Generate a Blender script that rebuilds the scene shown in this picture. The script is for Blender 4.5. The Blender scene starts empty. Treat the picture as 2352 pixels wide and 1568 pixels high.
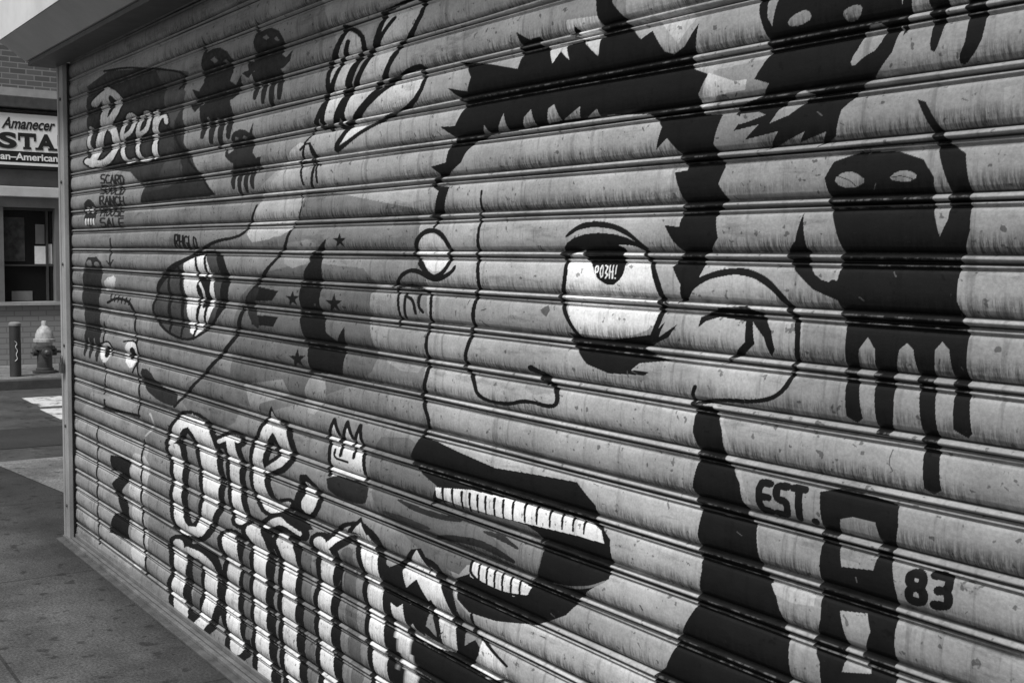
import bpy, math, random
import numpy as np
from mathutils import Matrix, Vector
random.seed(4); rng=np.random.default_rng(4)
S=bpy.context.scene
S.view_settings.view_transform='Standard'; S.view_settings.look='None'; S.view_settings.exposure=0

# ------------------------------------------------------------ camera
F=2700.0; CX,CY=1176.0,784.0
XC=np.array([0.5687,-0.0671,0.8198]); ZC=np.array([0.01147,0.9972,0.0737])
XC/=np.linalg.norm(XC); ZC-=XC*XC.dot(ZC); ZC/=np.linalg.norm(ZC); YC=np.cross(ZC,XC)
CAM=np.array([0.0,-1.68,1.60])
M3=np.array([XC,YC,ZC])
cd=bpy.data.cameras.new('camera'); cam=bpy.data.objects.new('camera',cd); S.collection.objects.link(cam)
m=Matrix.Identity(4)
for i in range(3):
    for j in range(3): m[i][j]=M3[i][j]
    m[i][3]=CAM[i]
cam.matrix_world=m; cd.sensor_width=36; cd.lens=36*F/2352; cd.clip_end=2000; cd.clip_start=0.05
S.camera=cam
YP=-0.010
def survey(p):
    """rectify tracing measurements of the mural to metric (x,z) on the shutter plane"""
    p=np.asarray(p,float); r=np.stack([(p[:,0]-CX)/F,(CY-p[:,1])/F,-np.ones(len(p))],1)
    w=r@M3.T; t=(YP-CAM[1])/w[:,1]
    return np.stack([CAM[0]+w[:,0]*t, CAM[2]+w[:,2]*t],1)

# ------------------------------------------------------------ material helpers
def newmat(name):
    mt=bpy.data.materials.new(name); mt.use_nodes=True
    nt=mt.node_tree; b=nt.nodes['Principled BSDF']; return mt,nt,b
def mat(name,tone,var=0.2,scale=8,rough=0.7,bump=0.1,stretch=(1,1,1),metal=0,detail=6):
    mt,nt,b=newmat(name); N=nt.nodes; L=nt.links
    tc=N.new('ShaderNodeTexCoord'); mp=N.new('ShaderNodeMapping'); mp.inputs['Scale'].default_value=stretch
    L.new(tc.outputs['Object'],mp.inputs[0])
    n=N.new('ShaderNodeTexNoise'); n.inputs['Scale'].default_value=scale; n.inputs['Detail'].default_value=detail; n.inputs['Roughness'].default_value=.65
    L.new(mp.outputs[0],n.inputs['Vector'])
    r=N.new('ShaderNodeMapRange'); r.inputs['From Min'].default_value=.3; r.inputs['From Max'].default_value=.7
    r.inputs['To Min'].default_value=tone*(1-var); r.inputs['To Max'].default_value=tone*(1+var)
    L.new(n.outputs['Fac'],r.inputs[0]); L.new(r.outputs[0],b.inputs['Base Color'])
    b.inputs['Roughness'].default_value=rough; b.inputs['Metallic'].default_value=metal
    if bump:
        n2=N.new('ShaderNodeTexNoise'); n2.inputs['Scale'].default_value=scale*6; n2.inputs['Detail'].default_value=5
        L.new(mp.outputs[0],n2.inputs['Vector'])
        bp=N.new('ShaderNodeBump'); bp.inputs['Strength'].default_value=bump; bp.inputs['Distance'].default_value=.01
        L.new(n2.outputs['Fac'],bp.inputs['Height']); L.new(bp.outputs[0],b.inputs['Normal'])
    return mt
def brickmat(name,t1,t2,tm,axis='yz'):
    mt,nt,b=newmat(name); N=nt.nodes; L=nt.links
    tc=N.new('ShaderNodeTexCoord'); sp=N.new('ShaderNodeSeparateXYZ'); cb=N.new('ShaderNodeCombineXYZ')
    L.new(tc.outputs['Object'],sp.inputs[0])
    L.new(sp.outputs['Y' if axis=='yz' else 'X'],cb.inputs[0]); L.new(sp.outputs['Z'],cb.inputs[1])
    br=N.new('ShaderNodeTexBrick'); br.inputs['Scale'].default_value=1
    br.inputs['Brick Width'].default_value=.21; br.inputs['Row Height'].default_value=.075; br.inputs['Mortar Size'].default_value=.008
    br.inputs['Color1'].default_value=(t1,)*3+(1,); br.inputs['Color2'].default_value=(t2,)*3+(1,); br.inputs['Mortar'].default_value=(tm,)*3+(1,)
    L.new(cb.outputs[0],br.inputs['Vector']); L.new(br.outputs['Color'],b.inputs['Base Color'])
    bp=N.new('ShaderNodeBump'); bp.inputs['Strength'].default_value=.5; bp.inputs['Distance'].default_value=.006; bp.invert=True
    L.new(br.outputs['Fac'],bp.inputs['Height']); L.new(bp.outputs[0],b.inputs['Normal']); b.inputs['Roughness'].default_value=.85
    return mt
def link(o,parent=None):
    S.collection.objects.link(o)
    if parent: o.parent=parent
    return o
def empty(name,loc=(0,0,0)):
    o=bpy.data.objects.new(name,None); o.location=loc; S.collection.objects.link(o); return o
def mesh(name,vs,fs,mt,parent=None,smooth=False):
    me=bpy.data.meshes.new(name); me.from_pydata([tuple(v) for v in vs],[],fs); me.update()
    if smooth: me.polygons.foreach_set('use_smooth',[True]*len(me.polygons))
    me.materials.append(mt); return link(bpy.data.objects.new(name,me),parent)
def box(name,x0,x1,y0,y1,z0,z1,mt,parent=None,bev=0.0):
    vs=[(x,y,z) for x in (x0,x1) for y in (y0,y1) for z in (z0,z1)]
    fs=[(0,1,3,2),(4,6,7,5),(0,4,5,1),(2,3,7,6),(0,2,6,4),(1,5,7,3)]
    o=mesh(name,vs,fs,mt,parent)
    if bev:
        md=o.modifiers.new('b','BEVEL'); md.width=bev; md.segments=2
    return o
def lathe(name,prof,mt,parent=None,n=24,axis='z',origin=(0,0,0)):
    vs=[];fs=[]
    for r,h in prof:
        for k in range(n):
            a=2*math.pi*k/n; c,s=r*math.cos(a),r*math.sin(a)
            p=(c,s,h) if axis=='z' else ((h,c,s) if axis=='x' else (c,h,s))
            vs.append(tuple(p[i]+origin[i] for i in range(3)))
    for i in range(len(prof)-1):
        for k in range(n):
            fs.append((i*n+k,i*n+(k+1)%n,(i+1)*n+(k+1)%n,(i+1)*n+k))
    fs.append(tuple(range(n))); fs.append(tuple((len(prof)-1)*n+k for k in range(n)))
    o=mesh(name,vs,fs,mt,parent,True)
    md=o.modifiers.new('e','EDGE_SPLIT'); md.split_angle=math.radians(40)
    return o
def tube(name,pts,r,mt,parent=None):
    cu=bpy.data.curves.new(name,'CURVE'); cu.dimensions='3D'; cu.bevel_depth=r; cu.bevel_resolution=3
    sp=cu.splines.new('NURBS'); sp.points.add(len(pts)-1)
    for i,p in enumerate(pts): sp.points[i].co=(*p,1)
    sp.use_endpoint_u=True; sp.order_u=3
    cu.materials.append(mt); return link(bpy.data.objects.new(name,cu),parent)

# ------------------------------------------------------------ mural (paint layers)
LAYERS=[]
K=.006; D=.020; LT=.40; RT=.30; W=.80
def chaikin(p,closed,it=2):
    p=[tuple(q) for q in p]
    for _ in range(it):
        o=[]; n=len(p)
        if not closed: o.append(p[0])
        for i in range(n if closed else n-1):
            a=p[i]; b=p[(i+1)%n]
            o.append((a[0]*.75+b[0]*.25,a[1]*.75+b[1]*.25)); o.append((a[0]*.25+b[0]*.75,a[1]*.25+b[1]*.75))
        if not closed: o.append(p[-1])
        p=o
    return p
def P(tone,pts,sm=0):
    if sm: pts=chaikin(pts,True,sm)
    LAYERS.append((survey(pts),tone))
def stroke(tone,pts,w,sm=2,cap=True):
    """brush stroke; w is a number or (start,mid,end)"""
    pts=[tuple(p) for p in pts]
    if sm and len(pts)>2: pts=chaikin(pts,False,sm)
    n=len(pts)
    ws=[]
    for i in range(n):
        t=i/max(1,n-1)
        if isinstance(w,(tuple,list)): ww=np.interp(t,np.linspace(0,1,len(w)),w)
        else: ww=w
        ws.append(ww*.5*(1+.06*math.sin(i*1.7+pts[0][0])))
    for i in range(n-1):
        a=np.array(pts[i]);b=np.array(pts[i+1]);d=b-a;L=np.hypot(*d)
        if L<1e-6: continue
        nn=np.array([-d[1],d[0]])/L
        LAYERS.append((survey([a+nn*ws[i],b+nn*ws[i+1],b-nn*ws[i+1],a-nn*ws[i]]),tone))
    for i in range(n):
        if (i in (0,n-1)) and not cap: continue
        if ws[i]>1.0:
            k=10; LAYERS.append((survey([(pts[i][0]+ws[i]*math.cos(2*math.pi*j/k),pts[i][1]+ws[i]*math.sin(2*math.pi*j/k)) for j in range(k)]),tone))
def ell(tone,cx,cy,rx,ry,n=28):
    P(tone,[(cx+rx*math.cos(2*math.pi*j/n),cy+ry*math.sin(2*math.pi*j/n)) for j in range(n)])
def outlined(items,ow,wt=W,dx=6):
    for pts,w in items:
        ws=(w+ow) if not isinstance(w,tuple) else tuple(x+ow for x in w)
        stroke(K,pts,ws); stroke(K,[(x+dx,y+3) for x,y in pts],ws)
    for pts,w in items: stroke(wt,pts,w)
GL={'E':[[(1,1),(0,1),(0,0),(1,0)],[(0,.5),(.85,.5)]],
'S':[[(1,1),(.1,1),(0,.75),(.1,.52),(.9,.48),(1,.25),(.9,0),(0,0)]],
'T':[[(0,1),(1,1)],[(.5,1),(.5,0)]],'.':[[(.3,0),(.45,0)]],
'8':[[(.5,.52),(.1,.6),(.05,.9),(.5,1),(.95,.9),(.9,.6),(.5,.52),(.05,.42),(0,.08),(.5,0),(1,.08),(.95,.42),(.5,.52)]],
'3':[[(0,1),(.9,1),(1,.75),(.85,.52),(.3,.5)],[(.85,.52),(1,.25),(.9,0),(0,0)]],
'R':[[(0,0),(0,1),(.9,1),(1,.75),(.8,.5),(0,.5)],[(.45,.5),(1,0)]],
'H':[[(0,0),(0,1)],[(1,0),(1,1)],[(0,.5),(1,.5)]],
'G':[[(1,.9),(.6,1),(.1,.85),(0,.4),(.2,0),(1,.05),(1,.45),(.6,.45)]],
'L':[[(0,1),(0,0),(.9,0)]],'D':[[(0,0),(0,1),(.7,.9),(1,.5),(.7,.1),(0,0)]],
'P':[[(0,0),(0,1),(.9,.95),(.9,.5),(0,.45)]],'O':[[(.5,1),(0,.6),(.3,0),(.9,.2),(1,.8),(.5,1)]],
'Z':[[(0,1),(1,.9),(.1,.4),(1,.3),(.2,0)]],'!':[[(.5,1),(.4,.35)],[(.35,.05),(.4,0)]],
'A':[[(0,0),(.5,1),(1,0)],[(.2,.4),(.8,.4)]],
'C':[[(1,.9),(.3,1),(0,.5),(.3,0),(1,.1)]],'U':[[(0,1),(0,.2),(.4,0),(.9,.2),(1,1)]],'N':[[(0,0),(0,1),(1,0),(1,1)]],'W':[[(0,1),(.2,0),(.5,.7),(.8,0),(1,1)]]}
def lettering(s,tl,tr,bl,br,w,tone=K,fill=.74,sm=1):
    n=len(s); tl,tr,bl,br=map(np.array,(tl,tr,bl,br))
    for i,c in enumerate(s):
        for pl in GL[c]:
            q=[]
            for x,y in pl:
                u=(i+x*fill+(1-fill)/2)/n
                q.append(tuple((bl*(1-u)+br*u)*(1-y)+(tl*(1-u)+tr*u)*y))
            stroke(tone,q,w,sm=sm)
def star(cx,cy,r,tone=K):
    P(tone,[(cx+.85*(r if j%2==0 else r*.38)*math.sin(math.pi*j/5),cy-(r if j%2==0 else r*.38)*math.cos(math.pi*j/5)) for j in range(10)])

# ---- background fields
P(.22,[(150,480),(560,440),(760,440),(960,480),(985,740),(970,920),(985,985),(965,1005),(1000,1120),(1045,1370),(1085,1420),(1175,1600),(150,1700)])
P(.27,[(150,120),(700,-120),(800,180),(700,330),(560,470),(150,500)])
P(.14,[(560,640),(700,600),(880,620),(880,840),(780,900),(560,960),(520,820)],1)
P(.32,[(850,640),(985,690),(982,860),(900,850),(850,780)],1)
P(.14,[(850,1000),(970,1005),(1010,1120),(1030,1330),(1000,1300),(930,1230),(850,1170)],1)
P(.30,[(175,890),(320,930),(345,1060),(335,1330),(175,1225)],1)
P(.5,[(300,1035),(345,1050),(340,1110),(320,1160),(345,1230),(330,1320),(300,1290),(305,1180),(295,1110)],1)
P(.48,[(560,560),(640,545),(700,470),(720,335),(680,325),(640,400),(590,470)],1)
P(.32,[(715,850),(752,880),(745,925),(715,960),(695,910)],1); P(.28,[(560,880),(650,870),(665,905),(600,925),(585,960)],0)
P(.30,[(640,560),(730,545),(715,600),(660,620)],1); P(.28,[(330,700),(350,760),(345,840),(322,820)],1)
P(.15,[(400,900),(520,820),(560,960),(480,1000)],1)
P(.28,[(880,870),(975,880),(970,990),(900,960)],1)
P(RT,[(1640,160),(2352,0),(2500,0),(2500,1700),(1800,1700),(1740,1210),(1650,930),(1850,860),(1840,700),(1640,600)])

# ---- 'Beer' banner
P(.035,[(200,200),(250,165),(355,155),(430,165),(418,240),(425,330),(455,390),(495,447),(420,452),(322,465),(330,432),(300,395),(200,385)])
P(.10,[(358,160),(436,166),(415,200),(428,212),(395,300),(375,260),(380,200)])
P(D,[(395,300),(412,300),(430,362),(495,447),(420,452),(322,465),(328,442),(385,432),(420,398)])
P(.06,[(385,330),(405,345),(425,395),(395,428),(340,430),(372,400)],1)
stroke(K,[(240,165),(300,155),(350,160)],5); stroke(K,[(350,158),(435,167),(412,205)],5); stroke(K,[(395,300),(432,365),(492,445),(325,464)],5,sm=0)
wb=[([(245,208),(240,260),(232,330),(212,378)],16),([(218,240),(248,206),(275,225),(265,262),(240,288)],15),([(240,288),(268,302),(266,350),(238,380),(203,372)],15),
([(284,316),(305,302),(309,272),(296,260),(281,298),(282,348),(292,375),(311,368)],9),([(320,310),(341,297),(343,266),(330,256),(317,296),(317,345),(327,371),(346,364)],9),([(358,258),(357,310),(358,360)],11),([(358,300),(366,270),(380,266),(383,282)],9)]
for p_,w_ in wb: stroke(K,p_,w_+8)
for p_,w_ in wb: stroke(.72,p_,w_)
stroke(.72,[(208,295),(204,335),(214,355)],8)

# ---- little horned creatures
def critter(x,y,w,h,legs=4,tone=D,flip=1):
    def q(u,v): return (x+w*(u if flip>0 else 1-u), y+h*v)
    P(tone,[q(.22,-.08),q(.34,.09),q(.45,.05),q(.60,.04),q(.78,.08),q(.86,.16),q(.88,.28),q(.82,.36),q(.92,.40),q(1.06,.30),q(1.02,.44),q(.88,.52),q(.80,.54),q(.84,.62),q(.80,.72),q(.18,.70),q(.24,.56),q(.08,.66),q(-.05,.60),q(.10,.56),q(.02,.44),q(.16,.46),q(.26,.38),q(.22,.22),q(.26,.10)])
    for i in range(legs):
        u=.24+i*.54/(legs-1); stroke(tone,[q(u,.62),q(u+.02,.80),q(u-.01,.90+.10*((i*37)%3)/2)],(w*.15,w*.13,w*.07))
    P(LT*.5,[q(.42,.16),q(.50,.13),q(.57,.17),q(.50,.19)]); P(LT*.5,[q(.66,.17),q(.73,.15),q(.78,.20),q(.71,.20)])
critter(440,100,110,240); critter(562,55,104,190,4,D,1); critter(520,290,82,158,4,D,-1)
stroke(K,[(700,335),(690,380),(698,425)],5); stroke(K,[(712,330),(722,380),(716,430)],6); stroke(K,[(690,345),(708,325),(724,350),(730,420)],5); stroke(K,[(688,375),(715,370),(735,380)],4)

# ---- white hand
def fing(pts):
    P(W*.85,pts,1); stroke(K,pts+[pts[0]],(12,9,13),sm=1)
fing([(795,62),(832,78),(836,110),(800,180),(790,235),(770,285),(735,300),(752,225),(758,150),(775,110)])
fing([(885,25),(930,5),(975,-10),(965,48),(908,118),(885,180),(835,250),(782,312),(790,240),(830,170),(862,100)])
fing([(905,185),(945,158),(972,152),(978,195),(950,240),(890,270),(835,300),(790,335),(765,350),(800,290),(860,225)])
stroke(K,[(800,95),(780,160),(745,240),(725,285)],10); stroke(K,[(830,130),(800,200),(760,300)],9)
stroke(K,[(905,40),(850,120),(815,200)],9); stroke(K,[(912,120),(870,200),(800,290)],(12,9,15))
stroke(K,[(700,330),(730,290)],4)
# arm lines
stroke(K,[(590,470),(572,520),(552,545),(490,555),(440,590),(380,620),(360,660),(365,690)],(4,7,9,7))
stroke(K,[(690,445),(695,480),(665,530),(655,570),(590,650),(560,700),(545,770),(520,800),(450,880),(400,935)],(4,7,10,6))
P(D,[(322,845),(345,850),(360,880),(400,900),(410,915),(402,936),(370,925),(330,890)],1)
P(.48,[(590,470),(690,445),(695,480),(660,540),(600,545),(585,510)],1)
# striped eye/megaphone shape
P(.06,[(360,670),(385,625),(440,590),(500,572),(525,620),(522,690),(495,740),(440,785),(385,765),(355,720)],1)
P(W,[(415,610),(450,590),(470,580),(485,620),(495,690),(480,740),(440,782),(430,700)],1)
for a in [[(450,590),(462,680),(446,778)],[(470,582),(480,660),(470,750)],[(410,612),(422,700),(418,772)],[(385,630),(392,700),(392,765)],[(495,575),(515,640),(498,735)]]: stroke(K,a,(4,8,4))
P(K,[(497,575),(520,600),(524,640),(522,700),(498,735),(508,690),(512,640)],1)
stroke(K,[(360,670),(385,625),(440,590),(500,572),(525,620),(522,690),(495,740),(440,785),(385,765),(350,720),(362,670)],6)
P(K,[(448,640),(475,632),(488,700),(460,710)],1); stroke(W,[(458,650),(470,672),(462,698)],5)
lettering('RHGLD',(402,539),(455,546),(402,568),(455,575),4,K,sm=0,fill=.68)
# left small skull, tag lines
P(D,[(192,470),(205,455),(220,470),(222,500),(215,520),(195,518)],1); ell(W,201,483,4,7); ell(W,212,483,4,7)
for k in range(4): stroke(W,[(198+k*6,503),(198+k*6,516)],3)
for r_ in range(5):
    y0=402+r_*25
    lettering(['SCARD','SUOLD','RANCH','HOUSE','SALE'][r_],(230,y0),(286,y0+1),(230,y0+19),(286,y0+21),4,D,sm=0)
stroke(D,[(255,548),(252,612)],4); stroke(D,[(246,600),(252,612),(260,598)],3)
# left monster + girl
P(D,[(192,590),(232,590),(236,640),(228,700),(232,740),(228,830),(220,830),(218,760),(212,820),(205,825),(205,760),(199,820),(193,815),(196,740),(190,690)],1)
ell(.2,205,605,6,8); ell(.2,222,608,6,7)
P(W*.75,[(240,640),(268,632),(262,665),(240,668)],1)
P(.30,[(240,700),(310,715),(318,860),(320,950),(240,935)],1)
stroke(K,[(250,695),(270,683),(300,692),(308,712)],6)
for k in range(6): stroke(K,[(258+k*8,690+k*2),(256+k*9,676+k*2)],3)
stroke(K,[(240,740),(236,800),(245,860),(238,905)],3); stroke(K,[(310,715),(312,780),(318,860),(322,900),(318,960)],4)
P(W,[(232,790),(252,785),(256,815),(242,838),(230,815)],1); P(W,[(288,785),(312,785),(316,820),(303,852),(286,825)],1)
ell(K,246,808,6,13); ell(K,303,812,7,14); stroke(K,[(228,790),(252,782),(258,815)],4); stroke(K,[(284,785),(314,782),(318,830),(305,856)],4)
stroke(K,[(238,938),(270,945),(320,955)],7); stroke(K,[(240,918),(238,938)],4)
stroke(K,[(225,980),(222,1080),(228,1250)],3); stroke(K,[(330,1010),(322,1120),(338,1320)],4)
P(K,[(252,1045),(300,1055),(298,1100),(280,1130),(296,1165),(298,1240),(250,1222),(262,1180),(280,1175),(258,1110),(278,1085),(255,1080)],0)
stroke(.5,[(345,950),(355,975),(335,1000)],4)
# ---- stars and dark column
star(781,552,19); star(673,686,20); star(769,697,24); star(683,824,24)
P(K,[(752,546),(738,585),(740,620),(738,660),(735,700),(748,735),(752,765),(775,785),(782,770),(794,750),(795,800),(786,862),(710,856),(705,800),(690,735),(688,660),(700,620),(712,598),(705,592),(722,575)])
P(K,[(585,655),(640,668),(625,690),(575,690)],0); P(K,[(590,705),(585,722),(640,728),(630,750),(580,745),(575,715)],0)
P(D,[(560,700),(580,660),(600,660),(580,700),(600,740),(590,760)],1)
# ---- crown
P(W*.9,[(755,1005),(770,965),(785,1010),(800,970),(812,1010),(830,975),(833,1020),(842,1105),(800,1100),(755,1090)])
P(D,[(748,1085),(842,1110),(845,1150),(825,1160),(755,1135)],1)
stroke(K,[(755,1090),(758,1030),(755,1000),(770,962),(786,1015),(800,968),(815,1015),(830,975),(833,1025),(842,1110)],8,sm=0)
stroke(K,[(785,1015),(783,1045)],7); stroke(K,[(815,1015),(813,1050)],7); stroke(K,[(770,1030),(768,1050),(800,1060)],5)
# ---- white blackletter lettering
WL=.68
row1=[([(392,1015),(415,970),(442,962),(470,1005),(484,1080),(486,1150),(462,1222)],(10,28,36,36,20)),([(400,1030),(412,1075),(405,1150),(418,1215),(455,1222)],(28,18,20,24)),
([(505,1012),(530,1000),(545,1010)],10),([(528,1005),(540,1070),(540,1130),(552,1190)],(16,22,20,26)),
([(598,1020),(626,965),(648,1000),(658,1055),(612,1078)],(16,28,22,12)),([(596,1015),(590,1080),(602,1140),(630,1172),(665,1155)],(22,24,26,8)),]
for a in [[(395,990),(440,940),(440,985)],[(600,985),(626,930),(645,985)],[(405,1000),(385,975),(420,985)]]: P(K,a)
outlined(row1,18,WL); P(WL,[(430,970),(442,948),(450,985)]); P(WL,[(612,975),(627,942),(640,980)])
P(K,[(692,1075),(742,1130),(736,1180),(702,1200),(672,1180),(680,1130)],1); P(WL,[(700,1098),(730,1135),(725,1170),(705,1185),(690,1160),(703,1130)],1)
row2=[([(408,1250),(418,1300),(405,1360),(420,1410)],26),([(430,1262),(478,1290),(486,1340),(482,1400),(455,1440)],(14,28,26)),
([(525,1235),(540,1290),(530,1380),(545,1490)],28),([(578,1215),(602,1265),(594,1380),(612,1580)],28),
([(612,1208),(650,1190),(690,1225)],(12,20,10)),([(648,1240),(670,1300),(660,1400),(680,1620)],30),
([(735,1245),(755,1290),(742,1420),(765,1640)],28),([(745,1262),(785,1225),(822,1215),(850,1265),(862,1370),(868,1480),(885,1640)],(10,20,32,32,30)),
([(905,1345),(958,1285),(1000,1350),(1030,1440),(1035,1510)],(16,28,34,32)),([(905,1345),(915,1420),(935,1500),(950,1640)],(22,28,26)),([(1035,1500),(985,1480),(950,1440)],16)]
outlined(row2,22,WL,dx=9)
for a,w_ in [([(450,1290),(455,1340),(450,1400)],18),([(568,1260),(565,1340),(572,1460)],14),([(702,1260),(708,1400),(718,1560)],22),([(800,1270),(806,1400),(822,1560)],26)]:
    stroke(.12,a,w_)
P(K,[(640,1180),(660,1165),(690,1185),(720,1215),(690,1220),(660,1200)]); P(K,[(790,1225),(828,1188),(850,1230)]); P(WL,[(808,1222),(828,1200),(842,1232)])
P(K,[(870,1280),(905,1310),(958,1245),(990,1300),(985,1400),(975,1470),(948,1440),(935,1380),(905,1400),(880,1340)],1)
P(WL,[(925,1310),(957,1262),(985,1315),(1008,1370),(985,1380),(958,1330),(935,1350)],0)
P(K,[(955,1470),(1040,1500),(1090,1470),(1180,1600),(960,1640)],0)
P(W,[(1105,1472),(1130,1500),(1160,1530),(1165,1562),(1120,1560),(1082,1530),(1100,1505)],0)
stroke(K,[(1105,1468),(1135,1500),(1165,1530)],6)

# ---- hair
HAIR=[(1058,143),(1130,150),(1192,160),(1200,130),(1188,75),(1215,92),(1238,85),(1245,108),(1300,105),(1345,92),(1388,85),(1372,40),(1365,-40),(1400,-40),(1408,10),(1445,60),(1475,90),(1500,70),(1528,118),(1548,124),(1575,105),(1607,52),(1598,110),(1590,155),(1628,168),(1605,215),(1618,262),(1660,262),(1640,330),(1664,385),(1650,425),(1668,458),(1645,500),(1652,548),(1622,590),(1616,622),(1595,668),(1560,700),(1566,655),(1545,615),(1572,585),(1548,555),(1528,518),(1562,522),(1570,470),(1548,398),(1578,392),(1560,350),(1535,318),(1508,345),(1522,292),(1495,262),(1400,262),(1330,278),(1200,300),(1130,312),(1088,330),(1072,350),(1060,375),(1030,400),(1000,428),(1032,430),(1022,478),(1010,508),(988,500),(1000,478),(1008,440),(988,428),(1008,402),(990,385),(1025,375),(1030,340),(1050,322),(1012,292),(1045,290),(1068,240),(1032,205),(1075,212),(1085,180),(1075,160)]
P(K,HAIR)
for a in [[(1105,308),(1112,288),(1120,306)],[(1138,303),(1158,262),(1164,300)],[(1198,294),(1205,270),(1222,252),(1228,288)],[(1255,284),(1262,250),(1275,240),(1288,277)],[(1292,276),(1312,262),(1335,244),(1330,270)],[(1345,270),(1372,250),(1375,266)]]: P(.38,a)
P(W,[(1302,48),(1372,38),(1378,84),(1345,92),(1300,78)]); P(K,[(1310,84),(1318,60),(1335,84)]); 
P(W*.8,[(1260,105),(1272,148),(1290,118),(1312,140),(1300,104)]); P(W*.8,[(1340,95),(1378,130),(1380,88)])
P(W*.8,[(1628,165),(1690,185),(1718,180),(1712,205),(1650,215),(1618,245),(1605,240),(1620,195)]); P(.55,[(1438,30),(1480,60),(1500,35),(1530,65),(1560,100),(1600,40),(1560,0),(1440,0)])
# far eye, cheek
P(W*.8,[(965,545),(1000,532),(1028,560),(1032,600),(1005,630),(965,605),(955,580)],1)
stroke(K,[(962,600),(952,575),(968,535),(1000,525),(1028,548),(1036,590),(1020,628),(990,640),(965,605)],(6,12,9,14))
stroke(K,[(903,660),(925,628),(955,618),(1000,648),(1040,625),(1045,612)],(6,12,6)); stroke(K,[(915,660),(940,655),(985,668),(992,700),(988,738)],7)
stroke(K,[(912,665),(918,720),(920,748)],6); stroke(K,[(930,680),(950,690),(955,720)],7); stroke(K,[(962,680),(962,705),(972,718)],7); stroke(K,[(930,675),(930,730)],6)
stroke(K,[(990,735),(982,780),(985,850),(970,905),(972,930),(988,970),(968,1008)],(6,10,7))
stroke(K,[(1010,500),(998,520)],6)
stroke(K,[(1107,440),(1103,520),(1096,600),(1102,650),(1088,700),(1085,770),(1066,838),(1090,870),(1100,915),(1165,930),(1210,918),(1275,938),(1285,912),(1262,868),(1240,855),(1222,846)],(4,8,9,9,9,10,12,15))
P(K,[(1238,850),(1258,862),(1262,890),(1245,872)],1)
# ---- eye
P(W,[(1300,598),(1345,572),(1420,560),(1478,572),(1502,612),(1522,680),(1515,735),(1480,765),(1400,778),(1335,772),(1308,745),(1300,690)],1)
P(K,[(1288,582),(1310,552),(1360,535),(1430,540),(1482,568),(1484,585),(1452,562),(1360,566),(1308,590),(1295,600)],1)
P(K,[(1338,565),(1345,598),(1362,612),(1370,640),(1405,662),(1432,640),(1438,612),(1432,556)],1)
P(W,[(1436,562),(1450,590),(1490,598),(1470,570)],1)
lettering('POZH!',(1366,612),(1422,612),(1368,640),(1422,642),3,W,fill=.66)
stroke(K,[(1304,545),(1335,520),(1380,515),(1435,528),(1485,572)],(4,14,13,5))
stroke(K,[(1300,590),(1300,650),(1284,685),(1305,735),(1335,785)],(9,10,8)); stroke(K,[(1478,572),(1500,610),(1522,680),(1515,735),(1500,768)],(6,15,10))
stroke(K,[(1525,690),(1535,700)],4)
P(K,[(1302,762),(1340,775),(1400,780),(1470,772),(1500,768),(1528,738),(1512,775),(1556,745),(1535,775),(1482,798),(1498,812),(1542,826),(1470,832),(1452,848),(1492,852),(1485,860),(1400,856),(1350,835),(1320,795)])
P(.12,[(1240,712),(1256,700),(1262,712),(1255,728),(1246,722)])
# ---- ear
P(.44,[(1585,680),(1640,632),(1710,622),(1765,645),(1812,705),(1838,760),(1828,850),(1800,905),(1740,925),(1600,925),(1590,800)],1)
stroke(K,[(1568,690),(1600,650),(1650,628),(1710,622),(1765,645),(1808,695),(1838,755),(1826,850),(1798,905),(1740,922),(1650,915),(1598,925)],(13,17,11,9))
stroke(K,[(1595,932),(1590,905),(1600,885)],9)
P(K,[(1604,752),(1608,728),(1650,708),(1715,703),(1752,722),(1772,760),(1780,802),(1768,820),(1756,775),(1728,740),(1734,790),(1700,818),(1664,836),(1690,805),(1712,785),(1712,738),(1650,728),(1620,738)],0)
# ---- neck shadow
P(K,[(1598,925),(1640,930),(1660,985),(1665,1045),(1700,1110),(1705,1150),(1738,1210),(1745,1290),(1778,1350),(1790,1400),(1812,1470),(1816,1560),(1810,1640),(1490,1640),(1505,1545),(1530,1530),(1560,1460),(1600,1390),(1612,1310),(1604,1230),(1612,1180),(1590,1120),(1606,1040),(1594,990)],0)
# ---- mouth
P(K,[(965,1002),(1000,1012),(1060,1040),(1140,1075),(1240,1092),(1325,1108),(1368,1160),(1372,1200),(1402,1240),(1405,1290),(1398,1330),(1350,1358),(1315,1395),(1300,1412),(1230,1436),(1140,1425),(1080,1405),(1052,1375),(1040,1330),(1078,1318),(1080,1290),(1000,1240),(990,1150),(1005,1115),(965,1085),(942,1050)])
P(.14,[(1002,1148),(1060,1158),(1150,1187),(1230,1212),(1248,1260),(1240,1310),(1212,1350),(1150,1318),(1080,1288),(1045,1330),(985,1250),(985,1180)],1)
P(.20,[(1110,1215),(1180,1215),(1235,1235),(1245,1290),(1215,1345),(1160,1320),(1180,1280)],1)
P(W,[(1002,1118),(1080,1124),(1180,1150),(1260,1172),(1345,1196),(1380,1220),(1390,1250),(1330,1232),(1240,1210),(1150,1187),(1060,1160),(1004,1142)])
xs_=[1018,1040,1062,1080,1098,1116,1136,1156,1178,1205,1232,1262,1290,1315,1340]
for x_ in xs_: 
    y_=1118+(x_-1002)*.21; stroke(K,[(x_,y_-2),(x_+2,y_+38)],(6,4),sm=0)
P(W,[(1078,1288),(1150,1312),(1218,1350),(1212,1366),(1180,1370),(1120,1345),(1080,1325)],0)
for x_ in [1098,1116,1134,1152,1172,1192]: stroke(K,[(x_,1290+(x_-1078)*.4),(x_+2,1326+(x_-1078)*.4)],5,sm=0)
stroke(K,[(1080,1288),(1080,1325),(1150,1362),(1212,1370)],6)
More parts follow.
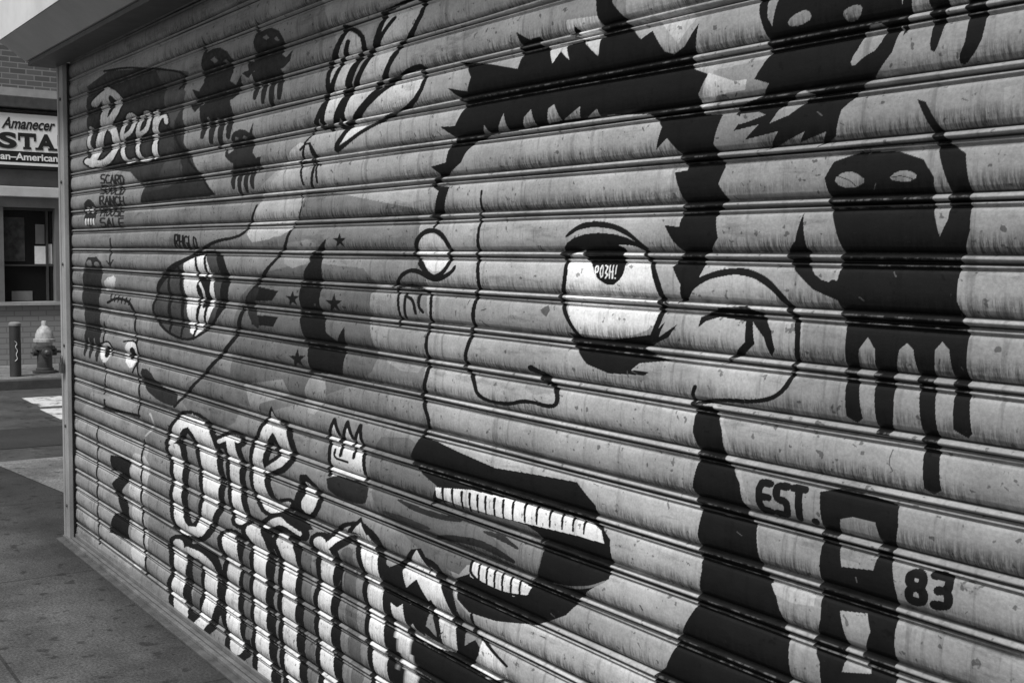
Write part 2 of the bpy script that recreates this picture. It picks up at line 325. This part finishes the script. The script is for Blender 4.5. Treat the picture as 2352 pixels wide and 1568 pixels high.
stroke(D,[(912,1148),(960,1172),(1010,1188),(1055,1198)],(3,12,12,4)); stroke(.05,[(880,1175),(930,1195),(985,1215)],(5,15,6))
stroke(.025,[(1000,1235),(1050,1238),(1110,1250),(1180,1290)],(8,16,18,8)); stroke(.025,[(1110,1222),(1150,1235),(1190,1260)],(4,12,4))
stroke(.2,[(1265,1340),(1310,1350),(1360,1348),(1390,1335)],(3,7,3))
stroke(K,[(1085,1410),(1088,1440),(1105,1470)],7)
# ---- upper-right creature
P(K,[(1738,-60),(1745,30),(1770,120),(1735,180),(1768,190),(1742,225),(1700,240),(1690,262),(1708,270),(1688,300),(1745,285),(1712,320),(1790,300),(1760,345),(1850,300),(1835,325),(1900,300),(1878,338),(1920,310),(1935,250),(1960,225),(2015,165),(2050,120),(2075,40),(2070,-60)])
P(RT,[(1810,48),(1835,28),(1860,22),(1868,42),(1840,58),(1815,62)],1); P(RT,[(1935,28),(1958,12),(1985,10),(1975,40),(1945,52)],1)
P(RT,[(1955,138),(1978,100),(1990,60),(2040,50),(2020,110),(1985,130),(1960,155)],1)
P(RT,[(1762,-20),(1790,-20),(1775,60),(1765,40)])
P(RT,[(1845,205),(1870,215),(1815,262),(1770,282),(1790,250)]); P(RT,[(1700,260),(1740,255),(1760,262),(1722,278),(1700,285)])
P(K,[(2130,-20),(2182,-20),(2168,60),(2150,122),(2135,112),(2142,60)],1); P(K,[(2215,-20),(2268,-20),(2262,80),(2240,120),(2212,148),(2196,142),(2225,80)],1)
P(K,[(2075,-20),(2100,-20),(2085,60),(2070,90)],1); P(.36,[(2310,200),(2352,190),(2352,270),(2310,260)])
# ---- right skull creature
P(K,[(1895,410),(1915,372),(1975,348),(2060,346),(2122,365),(2146,405),(2142,450),(2148,480),(2160,545),(2178,505),(2180,430),(2162,370),(2138,290),(2110,226),(2130,232),(2160,290),(2185,330),(2218,350),(2228,440),(2230,530),(2205,610),(2200,690),(2225,770),(2222,840),(2235,995),(2222,1005),(2192,985),(2192,880),(2182,800),(2165,782),(2150,800),(2146,860),(2155,1000),(2162,1125),(2140,1135),(2122,1120),(2120,1000),(2108,860),(2100,800),(2085,785),(2068,800),(2055,860),(2055,950),(2045,1000),(2015,995),(2008,870),(2012,800),(1995,772),(1975,800),(1970,860),(1982,960),(1965,970),(1945,955),(1942,860),(1945,760),(1925,690),(1870,665),(1822,618),(1806,580),(1828,555),(1845,490),(1852,570),(1885,630),(1925,645),(1935,580),(1905,470)])
P(RT*.85,[(1850,600),(1880,640),(1915,650),(1925,600),(1885,590)],1)
P(RT,[(1915,412),(1940,395),(1965,395),(1992,415),(1965,432),(1930,430)],1); P(RT,[(2040,412),(2060,393),(2090,390),(2112,404),(2085,418)],1)
stroke(K,[(1925,405),(1955,415),(1965,428)],2); stroke(K,[(2045,408),(2075,402),(2100,412)],2)
P(RT,[(2142,478),(2168,478),(2166,520),(2158,540)])
# ---- EST. figure 83
lettering('EST.',(1738,1106),(1895,1132),(1738,1168),(1895,1202),17,K,fill=.66)
P(K,[(1883,1128),(1930,1120),(2010,1138),(2062,1160),(2065,1205),(2048,1290),(2062,1370),(2055,1470),(2058,1640),(1890,1640),(1884,1520),(1866,1480),(1885,1420),(1884,1300),(1890,1230)],0)
P(RT,[(1932,1190),(1960,1185),(2012,1196),(2022,1240),(2008,1310),(1935,1302),(1925,1240)],0); P(RT,[(1928,1402),(1990,1410),(2000,1450),(1980,1500),(2000,1545),(1935,1540),(1945,1480)],0)
lettering('83',(2078,1312),(2194,1326),(2078,1380),(2194,1394),21,K,fill=.62)
P(.42,[(1768,1340),(1810,1335),(1870,1370),(1868,1392),(1820,1385),(1780,1365)],0)
stroke(.1,[(2050,1030),(2042,1060),(2052,1078)],2.5)
for k in range(60):
    x_=rng.uniform(600,2330);y_=rng.uniform(200,1500); stroke(.10,[(x_,y_),(x_+rng.uniform(-14,14),y_+rng.uniform(3,14))],rng.uniform(1.2,3.0))

# ------------------------------------------------------------ shutter geometry
PITCH=.1
KZ=[0,2,4.5,7.5,10.5,13,15,17,19.5,26,36,50,64,76,84,88,91,93.5,96,98,100]
KO=[-3,3,10.5,13,11,5,-1,0,4,8.5,11.5,12.8,12.2,10.6,8.4,5,0,7.5,9,4,-3]
fz=np.arange(0,100,.25); fo=np.interp(fz,KZ,KO)
ker=np.exp(-.5*(np.arange(-12,13)*.25/.7)**2); ker/=ker.sum()
fo=np.convolve(np.concatenate([fo[-12:],fo,fo[:12]]),ker,'valid')
ker2=np.exp(-.5*(np.arange(-48,49)*.25/4)**2); ker2/=ker2.sum()
fo2=np.convolve(np.concatenate([fo[-48:],fo,fo[:48]]),ker2,'valid')
wm=np.clip((fz-28)/8,0,1)*np.clip((80-fz)/8,0,1); fo=fo*(1-wm)+fo2*wm      # broad smooth face between crisp rolled lips
def prof(z):
    ph=((z-1.593)/PITCH)%1*100
    return np.interp(ph,np.append(fz,100),np.append(fo,fo[0]))/1000
slat_off=rng.normal(0,.0014,60); slat_t=rng.uniform(.88,1.10,60)
def section(name,xs,zs,mt,parent):
    C,R=len(xs),len(zs); tone=np.full((R,C),LT,np.float32)
    for poly,tn in LAYERS:
        x0,x1=poly[:,0].min(),poly[:,0].max(); z0,z1=poly[:,1].min(),poly[:,1].max()
        if x1<xs[0] or x0>xs[-1] or z1<zs[0] or z0>zs[-1]: continue
        r0=np.searchsorted(zs,z0); r1=np.searchsorted(zs,z1); c0=np.searchsorted(xs,x0); c1=np.searchsorted(xs,x1)
        if r1<=r0 or c1<=c0: continue
        sx=xs[c0:c1]; sz=zs[r0:r1]; cnt=np.zeros((r1-r0,c1-c0+1),np.int16)
        a=poly; b=np.roll(poly,-1,0)
        for (ax,az),(bx,bz) in zip(a,b):
            if az==bz: continue
            lo,hi=min(az,bz),max(az,bz)
            i0=np.searchsorted(sz,lo,'left'); i1=np.searchsorted(sz,hi,'left')
            if i1<=i0: continue
            xc=ax+(sz[i0:i1]-az)*(bx-ax)/(bz-az)
            cnt[np.arange(i0,i1),np.searchsorted(sx,xc)]+=1
        ins=(np.cumsum(cnt,1)%2==1)[:,:-1]
        sub=tone[r0:r1,c0:c1]; sub[ins]=tn
    XX,ZZ=np.meshgrid(xs,zs)
    k=np.floor((ZZ-1.593)/PITCH).astype(int)+30
    off=prof(ZZ)
    off=off+slat_off[k]+.0012*np.sin(XX*2.3+k*1.7)+.0006*np.sin(XX*9.1+k*4.1)
    zz=ZZ+.0015*np.sin(XX*1.9+1.3*np.sin(k*1.0))+.0007*np.sin(XX*6.3+k*2.0)
    co=np.stack([XX,-off,zz],-1).reshape(-1,3).astype(np.float32)
    me=bpy.data.meshes.new(name); me.vertices.add(R*C); me.vertices.foreach_set('co',co.ravel())
    idx=np.arange(R*C).reshape(R,C)
    q=np.stack([idx[:-1,:-1],idx[:-1,1:],idx[1:,1:],idx[1:,:-1]],-1).reshape(-1,4).astype(np.int32)
    nf=len(q); me.loops.add(nf*4); me.loops.foreach_set('vertex_index',q.ravel())
    me.polygons.add(nf); me.polygons.foreach_set('loop_start',np.arange(nf,dtype=np.int32)*4)
    me.update(calc_edges=True); me.polygons.foreach_set('use_smooth',np.ones(nf,bool))
    at=me.attributes.new('tone','FLOAT','POINT'); at.data.foreach_set('value',tone.ravel())
    at=me.attributes.new('slat','FLOAT','POINT'); at.data.foreach_set('value',slat_t[k].ravel().astype(np.float32))
    me.materials.append(mt); me.update()
    return link(bpy.data.objects.new(name,me),parent)

# painted-metal material
mt,nt,b=newmat('painted_slats'); N=nt.nodes; L=nt.links
def math_(op,a,bb=None,c=None):
    n=N.new('ShaderNodeMath'); n.operation=op
    for i,v in enumerate([a,bb,c]):
        if v is None: continue
        if isinstance(v,(int,float)): n.inputs[i].default_value=v
        else: L.new(v,n.inputs[i])
    return n.outputs[0]
tc=N.new('ShaderNodeTexCoord')
def noise(scale,stretch,detail=6,rough=.6):
    mp=N.new('ShaderNodeMapping'); mp.inputs['Scale'].default_value=stretch; L.new(tc.outputs['Object'],mp.inputs[0])
    n=N.new('ShaderNodeTexNoise'); n.inputs['Scale'].default_value=scale; n.inputs['Detail'].default_value=detail; n.inputs['Roughness'].default_value=rough
    L.new(mp.outputs[0],n.inputs['Vector']); return n.outputs['Fac']
def mr(v,a,bb,c,d):
    n=N.new('ShaderNodeMapRange'); n.interpolation_type='SMOOTHSTEP'
    for i,x in enumerate([a,bb,c,d]): n.inputs[i+1].default_value=x
    L.new(v,n.inputs[0]); return n.outputs[0]
def mixf(f,a,bb):
    mx=N.new('ShaderNodeMix'); mx.data_type='FLOAT'
    for i,v in ((0,f),(2,a),(3,bb)):
        if isinstance(v,(int,float)): mx.inputs[i].default_value=v
        else: L.new(v,mx.inputs[i])
    return mx.outputs[0]
at=N.new('ShaderNodeAttribute'); at.attribute_name='tone'
sl=N.new('ShaderNodeAttribute'); sl.attribute_name='slat'
sep=N.new('ShaderNodeSeparateXYZ'); L.new(tc.outputs['Object'],sep.inputs[0])
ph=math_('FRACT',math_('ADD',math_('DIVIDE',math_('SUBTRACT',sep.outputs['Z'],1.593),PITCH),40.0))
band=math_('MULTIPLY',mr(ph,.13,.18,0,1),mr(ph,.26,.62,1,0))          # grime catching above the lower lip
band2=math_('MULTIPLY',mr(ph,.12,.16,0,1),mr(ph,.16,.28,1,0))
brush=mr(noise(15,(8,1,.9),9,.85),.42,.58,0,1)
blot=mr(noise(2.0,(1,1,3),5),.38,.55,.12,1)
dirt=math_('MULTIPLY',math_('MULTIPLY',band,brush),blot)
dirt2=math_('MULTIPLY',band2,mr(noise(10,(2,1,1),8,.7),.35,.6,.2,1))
groove_shade=math_('ADD',mr(ph,.0,.035,1,0),mr(ph,.965,1,0,1))  # occlusion shade painted into the joint between slats
groove_shade2=math_('MULTIPLY',mr(ph,.12,.14,0,1),mr(ph,.15,.18,1,0))  # same painted occlusion in the small groove above the lower lip
mott=mr(noise(4,(1,1,1.5),9,.75),.3,.7,.74,1.18)
fine=mr(noise(160,(1,1,1),3,.6),.3,.7,.88,1.08)
drip=mr(noise(20,(2.4,1,.12),6,.6),.53,.70,1,.66)
speck=mr(noise(55,(1,1,1),2,.5),.28,.34,.4,1)
smear=mr(noise(3.2,(1,1,5),9,.75),.54,.66,1,.66)
base=math_('MULTIPLY',math_('MULTIPLY',at.outputs['Fac'],sl.outputs['Fac']),math_('MULTIPLY',mott,fine))
base=math_('MULTIPLY',math_('MULTIPLY',base,drip),math_('MULTIPLY',speck,smear))
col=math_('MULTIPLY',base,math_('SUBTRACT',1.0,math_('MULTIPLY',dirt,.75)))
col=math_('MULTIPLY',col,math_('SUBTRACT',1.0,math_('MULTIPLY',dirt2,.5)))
col=math_('MULTIPLY',col,math_('SUBTRACT',1.0,math_('MULTIPLY',groove_shade,.93)))
col=math_('MULTIPLY',col,math_('SUBTRACT',1.0,math_('MULTIPLY',groove_shade2,.85)))
# paint chipped off the rolled lips, plus a few scuffs
lip=math_('ADD',math_('MULTIPLY',mr(ph,.05,.075,0,1),mr(ph,.085,.11,1,0)),math_('MULTIPLY',mr(ph,.93,.945,0,1),mr(ph,.955,.97,1,0)))
sc=math_('MULTIPLY',lip,mr(noise(7,(3,1,2),7,.75),.47,.6,0,.5))
chip=mr(noise(26,(1,1,1.8),9,.8),.665,.70,0,.55)
col=mixf(sc,col,.22); col=mixf(chip,col,.15)
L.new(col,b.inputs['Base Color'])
L.new(mr(noise(9,(2,1,4),6),.3,.7,.48,.72),b.inputs['Roughness'])
bp=N.new('ShaderNodeBump'); bp.inputs['Strength'].default_value=.35; bp.inputs['Distance'].default_value=.002
L.new(noise(40,(1,1,1.6),6,.6),bp.inputs['Height']); L.new(bp.outputs[0],b.inputs['Normal'])
b.inputs['Specular IOR Level'].default_value=.22
PAINT=mt

steel=mat('galvanised_steel',.15,.35,9,.5,.15,metal=.2)
steel_lt=mat('painted_steel_light',.28,.3,5,.5,.1,stretch=(1,1,.5))
steel_dk=mat('dark_steel',.06,.3,12,.5,.1)
shutter=empty('roll_up_shutter')
def cols(pa,pb,n):
    px=np.linspace(pa,pb,n); return survey(np.stack([px,np.full(n,600.)],1))[:,0]
def rows(za,zb,per):
    n=int(round((zb-za)/PITCH*per)); return np.linspace(za,zb,n+1)
cl=cols(165,900,620); cr=cols(900,2380,1200)
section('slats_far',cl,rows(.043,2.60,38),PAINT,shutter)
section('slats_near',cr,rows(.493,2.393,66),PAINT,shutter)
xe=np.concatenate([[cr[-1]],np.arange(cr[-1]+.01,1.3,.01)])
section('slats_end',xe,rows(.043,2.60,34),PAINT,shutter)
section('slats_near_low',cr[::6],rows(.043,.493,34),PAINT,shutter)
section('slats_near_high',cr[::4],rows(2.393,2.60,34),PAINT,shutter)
box('bottom_bar',-6.60,1.3,-.020,.01,.012,.044,steel,shutter,.003)
box('bottom_bar_lip',-6.60,1.3,-.040,-.022,.012,.026,steel,shutter,.002)
box('guide_rail_left',-6.652,-6.585,-.052,-.026,0,2.60,steel_lt,shutter,.004)
box('guide_rail_left_web',-6.675,-6.655,-.058,.05,0,2.60,steel_lt,shutter,.004)
for k in range(6): lathe(f'rail_bolt_{k}',[(.009,-.054),(.009,-.058),(.004,-.061)],steel_dk,shutter,n=8,axis='y',origin=(-6.62,0,.2+k*.44))
box('guide_rail_right',1.27,1.38,-.062,-.030,0,2.60,steel_lt,shutter,.004)
box('sill',-6.70,1.4,-.095,.03,.0,.010,mat('sill_metal',.07,.5,10,.6,.2),shutter,.002)
box('sill_angle',-6.68,1.4,-.064,-.046,.0101,.026,mat('sill_angle_metal',.12,.5,10,.5,.2),shutter,.002)
# hood
hm=mat('hood_sheet_metal',.34,.15,4,.5,.06); hf=mat('hood_front_paint',.62,.12,4,.5,.06); hx0,hx1=-6.74,1.5
pf=[(.02,2.61),(-.20,2.60),(-.33,2.69),(-.33,3.15),(-.02,3.2),(.02,3.2)]
vs=[(hx0,y,z) for y,z in pf]+[(hx1,y,z) for y,z in pf]; n=len(pf)
mesh('hood',vs,[tuple(range(n)),tuple(range(2*n-1,n-1,-1))]+[(i,i+n,(i+1)%n+n,(i+1)%n) for i in range(n)],hm,shutter)
box('hood_front',hx0,hx1,-.336,-.332,2.692,3.15,hf,shutter)
box('hood_flange',hx0+.01,hx1-.01,-.19,-.05,2.575,2.598,steel_dk,shutter,.002)
# padlock
pl=empty('padlock',(0,0,0)); pk=mat('padlock_metal',.1,.3,30,.4,0,metal=.6)
box('body',-6.645,-6.605,-.080,-.055,.93,.985,pk,pl,.005); tube('shackle',[(-6.64,-.068,.985),(-6.64,-.068,1.02),(-6.61,-.068,1.02),(-6.61,-.068,.985)],.005,pk,pl)

# storefront building carrying the shutter
bw=brickmat('storefront_brick',.16,.22,.28,'xz')
sb=empty('storefront_building')
box('core',-6.672,12,.07,11,0,9,bw,sb); box('upper_wall',-6.70,12,.022,.068,2.62,9.02,bw,sb); box('pier',1.40,12,-.02,.068,0,2.618,bw,sb)

# ------------------------------------------------------------ ground
def groundmat(name,tone,joint=None,var=.3,stains=True):
    mt,nt,b=newmat(name); N=nt.nodes; L=nt.links
    tc=N.new('ShaderNodeTexCoord')
    def nz(s,d=8,r=.65):
        n=N.new('ShaderNodeTexNoise'); n.inputs['Scale'].default_value=s; n.inputs['Detail'].default_value=d; n.inputs['Roughness'].default_value=r
        L.new(tc.outputs['Object'],n.inputs['Vector']); return n.outputs['Fac']
    def m_(op,a,c):
        n=N.new('ShaderNodeMath'); n.operation=op
        for i,v in enumerate([a,c]):
            if isinstance(v,(int,float)): n.inputs[i].default_value=v
            else: L.new(v,n.inputs[i])
        return n.outputs[0]
    def r_(v,a,c,d,e):
        n=N.new('ShaderNodeMapRange'); n.interpolation_type='SMOOTHSTEP'
        for i,x in enumerate([a,c,d,e]): n.inputs[i+1].default_value=x
        L.new(v,n.inputs[0]); return n.outputs[0]
    c=m_('MULTIPLY',r_(nz(1.3),.3,.7,tone*(1-var),tone*(1+var)),r_(nz(90,4),.35,.65,.6,1.4))
    if stains:
        c=m_('MULTIPLY',c,r_(nz(11,2,.4),.31,.39,.4,1)); c=m_('MULTIPLY',c,r_(nz(2.2,6,.7),.36,.58,.6,1)); c=m_('MULTIPLY',c,r_(nz(32,2,.4),.29,.33,.4,1))
    if joint:
        br=N.new('ShaderNodeTexBrick'); br.offset=0; br.inputs['Scale'].default_value=1; br.inputs['Brick Width'].default_value=joint; br.inputs['Row Height'].default_value=joint
        br.inputs['Mortar Size'].default_value=.008; br.inputs['Mortar Smooth'].default_value=.3
        mp=N.new('ShaderNodeMapping'); mp.inputs['Location'].default_value=(.55,.75,0); L.new(tc.outputs['Object'],mp.inputs[0]); L.new(mp.outputs[0],br.inputs['Vector'])
        c=m_('MULTIPLY',c,r_(br.outputs['Fac'],0,1,1,.4))
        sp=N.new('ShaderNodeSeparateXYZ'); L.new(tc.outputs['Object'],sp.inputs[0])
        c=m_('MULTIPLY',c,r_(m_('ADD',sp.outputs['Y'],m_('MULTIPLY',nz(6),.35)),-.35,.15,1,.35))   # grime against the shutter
    L.new(c,b.inputs['Base Color']); b.inputs['Roughness'].default_value=.75
    bp=N.new('ShaderNodeBump'); bp.inputs['Strength'].default_value=.6; bp.inputs['Distance'].default_value=.005
    L.new(nz(110,5),bp.inputs['Height']); L.new(bp.outputs[0],b.inputs['Normal'])
    return mt
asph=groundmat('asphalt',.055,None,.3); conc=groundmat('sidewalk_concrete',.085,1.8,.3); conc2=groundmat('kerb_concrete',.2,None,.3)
concf=groundmat('far_sidewalk_concrete',.16,None,.3)
mesh('ground',[(-400,-400,-.14),(400,-400,-.14),(400,400,-.14),(-400,400,-.14)],[(0,1,2,3)],groundmat('ground_mat',.08,None,.3))
box('road',-15.2,-9.4,-80,80,-.135,-.12,asph); box('road',-9.396,60,-14,-4.7,-.135,-.12,asph)
mesh('asphalt_patch',[(-11.95,-4,-.116),(-10.75,-4.2,-.116),(-10.65,6,-.116),(-11.8,6.2,-.116)],[(0,1,2,3)],groundmat('tar_patch',.022,None,.3,False))
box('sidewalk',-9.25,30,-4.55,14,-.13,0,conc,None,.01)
mesh('sidewalk_ramp',[(-9.24,.1,.004),(-7.6,.3,.004),(-7.5,2.6,.004),(-9.24,2.7,.004)],[(0,1,2,3)],concf)
box('sidewalk',-18,-15.35,-30,30,-.13,0,concf,None,.01)
box('kerb',-9.4,-9.254,-4.55,14,-.13,.002,conc2,None,.015); box('kerb',-15.346,-15.2,-30,30,-.13,.002,mat('kerb_dark',.05,.3,6,.8,.3),None,.015)
cw=empty('crosswalk'); 
mtc,nt,b=newmat('worn_road_paint'); nn=nt.nodes.new('ShaderNodeTexNoise'); nn.inputs['Scale'].default_value=5; nn.inputs['Detail'].default_value=9; nn.inputs['Roughness'].default_value=.75
tcx=nt.nodes.new('ShaderNodeTexCoord'); nt.links.new(tcx.outputs['Object'],nn.inputs['Vector'])
rr=nt.nodes.new('ShaderNodeMapRange'); rr.inputs[1].default_value=.38; rr.inputs[2].default_value=.50; rr.inputs[3].default_value=.08; rr.inputs[4].default_value=.6
nt.links.new(nn.outputs['Fac'],rr.inputs[0]); nt.links.new(rr.outputs[0],b.inputs['Base Color'])
for i,(xa,xb,ya) in enumerate([(-14.3,-13.4,1.35),(-13.2,-12.3,1.30)]):
    for j in range(5): box(f'bar_{i}_{j}',xa,xb,ya-2.6*j,ya+1.7-2.6*j,-.118,-.114,mtc,cw)
# ------------------------------------------------------------ building across the street
BX=-17.2
def fy(px): return 1.75+.0054*px
def fzz(py): return 5.063-.006057*py
bb=empty('restaurant_building')
br1=brickmat('upper_brick',.07,.12,.2); br2=brickmat('painted_brick',.20,.23,.15); stone=mat('stone_trim',.3,.2,5,.8,.2); dkf=mat('window_frame_dark',.05,.2,9,.5,0)
lin=mat('lintel_paint',.16,.2,4,.7,.1); pil=mat('pilaster_paint',.13,.2,4,.7,.1)
gl,nt_,b_=newmat('window_glass'); b_.inputs['Base Color'].default_value=(.012,.012,.012,1); b_.inputs['Roughness'].default_value=.06
room=mat('dim_interior',.02,.6,4,.9,0); cloth=mat('white_curtain',.85,.1,20,.9,0)
things=mat('interior_things',.035,.9,9,.8,0)
Y0,Y1=-9,13
box('base_wall',BX-.3,BX,Y0,Y1,0,fzz(700),br2,bb); box('base_sill',BX-.3,BX+.06,Y0,Y1,fzz(700)+.001,fzz(692),stone,bb)
box('lintel',BX-.3,BX+.02,Y0,Y1,fzz(478),fzz(393),lin,bb); box('lintel_lip',BX+.022,BX+.12,Y0,Y1,fzz(455),fzz(432),mat('lip_paint',.5,.15,4,.6,.1),bb,.01)
box('fascia',BX-.3,BX-.02,Y0,Y1,fzz(393)+.001,fzz(240),stone,bb); box('cornice',BX-.3,BX+.22,Y0,Y1,fzz(262)+.02,fzz(236)+.02,steel_dk,bb,.01)
box('upper_sill_course',BX-.3,BX+.05,Y0,Y1,fzz(236)+.022,fzz(212),stone,bb); box('upper_wall',BX-6,BX,Y0,Y1,fzz(212)+.001,10,br1,bb); box('rear_core',BX-6,BX-2.5,Y0,Y1,0,fzz(212),room,bb)
box('roof_cornice',BX-6,BX+.35,Y0,Y1,10.001,10.4,stone,bb)
wy0=fy(3); wy1=fy(128); per=1.25
for k in range(-7,9):
    a=wy0+k*per; c=wy1+k*per
    if a<Y0+.2 or c>Y1-.2: continue
    box(f'shop_window_{k+7}',BX-.14,BX-.13,a,c,fzz(692)+.002,fzz(478)-.002,gl,bb)
    box(f'mullion_{k+7}',BX-.16,BX-.09,a+(c-a)*.86,a+(c-a)*.9,fzz(690),fzz(480),dkf,bb)
    box(f'transom_{k+7}',BX-.16,BX-.092,a,c,fzz(611),fzz(607),dkf,bb)
    box(f'frame_top_{k+7}',BX-.16,BX-.06,a,c,fzz(484),fzz(478)-.003,dkf,bb)
    box(f'pilaster_{k+7}',BX-.3,BX+.03,c,a+per,fzz(692)+.001,fzz(478)-.001,pil,bb)
    if (k+7)%2==1:
        box(f'curtain_{k+7}',BX-.128,BX-.122,a+(c-a)*.64,a+(c-a)*.855,fzz(606),fzz(565),cloth,bb); box(f'curtain_b_{k+7}',BX-.128,BX-.122,a+(c-a)*.905,a+(c-a)*.985,fzz(606),fzz(560),cloth,bb)
        box(f'table_cloth_{k+7}',BX-.128,BX-.12,a+.12,a+(c-a)*.58,fzz(690),fzz(668),lin,bb)
        box(f'display_{k+7}',BX-.128,BX-.124,a+(c-a)*.66,a+(c-a)*.84,fzz(560),fzz(515),lin,bb)
        box(f'shelf_{k+7}',BX-.128,BX-.124,a+.03,a+(c-a)*.45,fzz(600),fzz(500),things,bb)
    if k%2: box(f'upper_window_{k+7}',BX+.002,BX+.01,a+.35,a+1.0,5.6,7.2,gl,bb)
# sign
sg=empty('restaurant_sign'); white=mat('sign_white',.8,.05,3,.4,0); black=mat('sign_black',.015,.1,3,.5,0)
sx=BX+.16; yR=fy(152); yL=-2.2
box('board',BX-.018,sx,yL,yR,fzz(392),fzz(266),black,sg,.005); box('panel',sx+.002,sx+.006,yL+.03,yR-.03,fzz(354),fzz(271),white,sg); box('panel_lower_line',sx+.002,sx+.006,yL+.03,yR-.03,fzz(385),fzz(379),white,sg)
def txt(name,s,y0,y1,z0,z1,mt,shear=0,bold=0):
    cu=bpy.data.curves.new(name,'FONT'); cu.body=s; cu.size=1; cu.shear=shear; cu.offset=bold; cu.extrude=.002; cu.materials.append(mt)
    o=link(bpy.data.objects.new(name,cu)); bpy.context.view_layer.update()
    bbx=[Vector(v) for v in o.bound_box]; xa=min(v.x for v in bbx); xb=max(v.x for v in bbx); ya=min(v.y for v in bbx); yb=max(v.y for v in bbx)
    sxx=(y1-y0)/(xb-xa); syy=(z1-z0)/(yb-ya)
    o.rotation_euler=(math.pi/2,0,math.pi/2); o.scale=(sxx,syy,1); o.location=(sx+.010,y0-xa*sxx,z0-ya*syy); o.parent=sg
txt('name_text','Amanecer',fy(-2),fy(126),fzz(305),fzz(280),black,.35,.02)
for nm,ch,a,c in [('letter_s','S',-10,33),('letter_t','T',37,78),('letter_a','A',81,126),('letter_u','U',131,172)]:
    txt(nm,ch,fy(a),fy(c),fzz(349),fzz(313),black,0,.045)
for i,(a,c,p0,p1) in enumerate([(48,67,349,344),(77,96,349,344),(108,130,349,344),(36,41,330,313),(74,79,330,313)]): box(f'serif_{i}',sx+.007,sx+.0125,fy(a),fy(c),fzz(p0),fzz(p1),black,sg)
txt('cuisine_text','an\u2013American',fy(-6),fy(131),fzz(374),fzz(358),white,0,.025)

# ------------------------------------------------------------ hydrant & bollard
hy=empty('fire_hydrant',(-15.95,1.99,0)); hb=mat('hydrant_dark',.05,.4,14,.5,.2); hl=mat('hydrant_silver',.34,.4,14,.5,.2)
lathe('barrel',[(.15,0),(.15,.03),(.11,.035),(.11,.06),(.095,.07),(.09,.30),(.13,.305),(.13,.345),(.10,.35)],hb,hy)
lathe('upper_barrel',[(.098,.352),(.10,.40),(.135,.405),(.135,.44),(.115,.445),(.11,.50),(.085,.56),(.05,.60),(.035,.61),(.035,.66),(.028,.675)],hl,hy)
lathe('pumper_nozzle',[(.05,.06),(.065,.10),(.065,.15),(.04,.155),(.02,.18)],hb,hy,axis='x',origin=(0,0,.27))
for s_ in (-1,1): lathe('side_nozzle_a' if s_<0 else 'side_nozzle_b',[(.035,.06*s_),(.048,.10*s_),(.048,.145*s_),(.02,.15*s_),(.015,.17*s_)],hb,hy,axis='y',origin=(0,0,.27))
tube('hose',[(0,.14,.27),(0,.22,.28),(.02,.32,.2),(.02,.42,.1),(0,.5,.02)],.018,steel_dk,hy)
bo=empty('bollard',(-15.65,1.57,0)); lathe('post',[(.068,0),(.068,.64)],mat('bollard_dark',.03,.3,9,.5,.1),bo); lathe('cap',[(.074,.642),(.074,.67),(.05,.685),(.01,.69)],mat('bollard_cap',.2,.2,9,.6,.1),bo)
tube('tag_scribble',[(.07,-.02,.45),(.07,.02,.42),(.07,-.02,.38),(.07,.02,.33),(.07,-.01,.28),(.07,.02,.22),(.07,-.02,.2)],.003,cloth,bo)

# ------------------------------------------------------------ light
w=bpy.data.worlds.new('World'); S.world=w; w.use_nodes=True; nt=w.node_tree
sk=nt.nodes.new('ShaderNodeTexSky'); sk.sky_type='NISHITA'; sk.sun_disc=False; EL,AZ=math.radians(58),math.radians(155)
sk.sun_elevation=EL; sk.sun_rotation=AZ
bwn=nt.nodes.new('ShaderNodeRGBToBW'); nt.links.new(sk.outputs[0],bwn.inputs[0]); nt.links.new(bwn.outputs[0],nt.nodes['Background'].inputs[0]); nt.nodes['Background'].inputs[1].default_value=.13
sd=bpy.data.lights.new('sun','SUN'); sd.energy=4.2; sd.angle=math.radians(20); so=link(bpy.data.objects.new('sun',sd))
dirv=Vector((math.sin(AZ)*math.cos(EL),math.cos(AZ)*math.cos(EL),math.sin(EL))); so.rotation_euler=dirv.to_track_quat('Z','Y').to_euler()
print('layers',len(LAYERS))
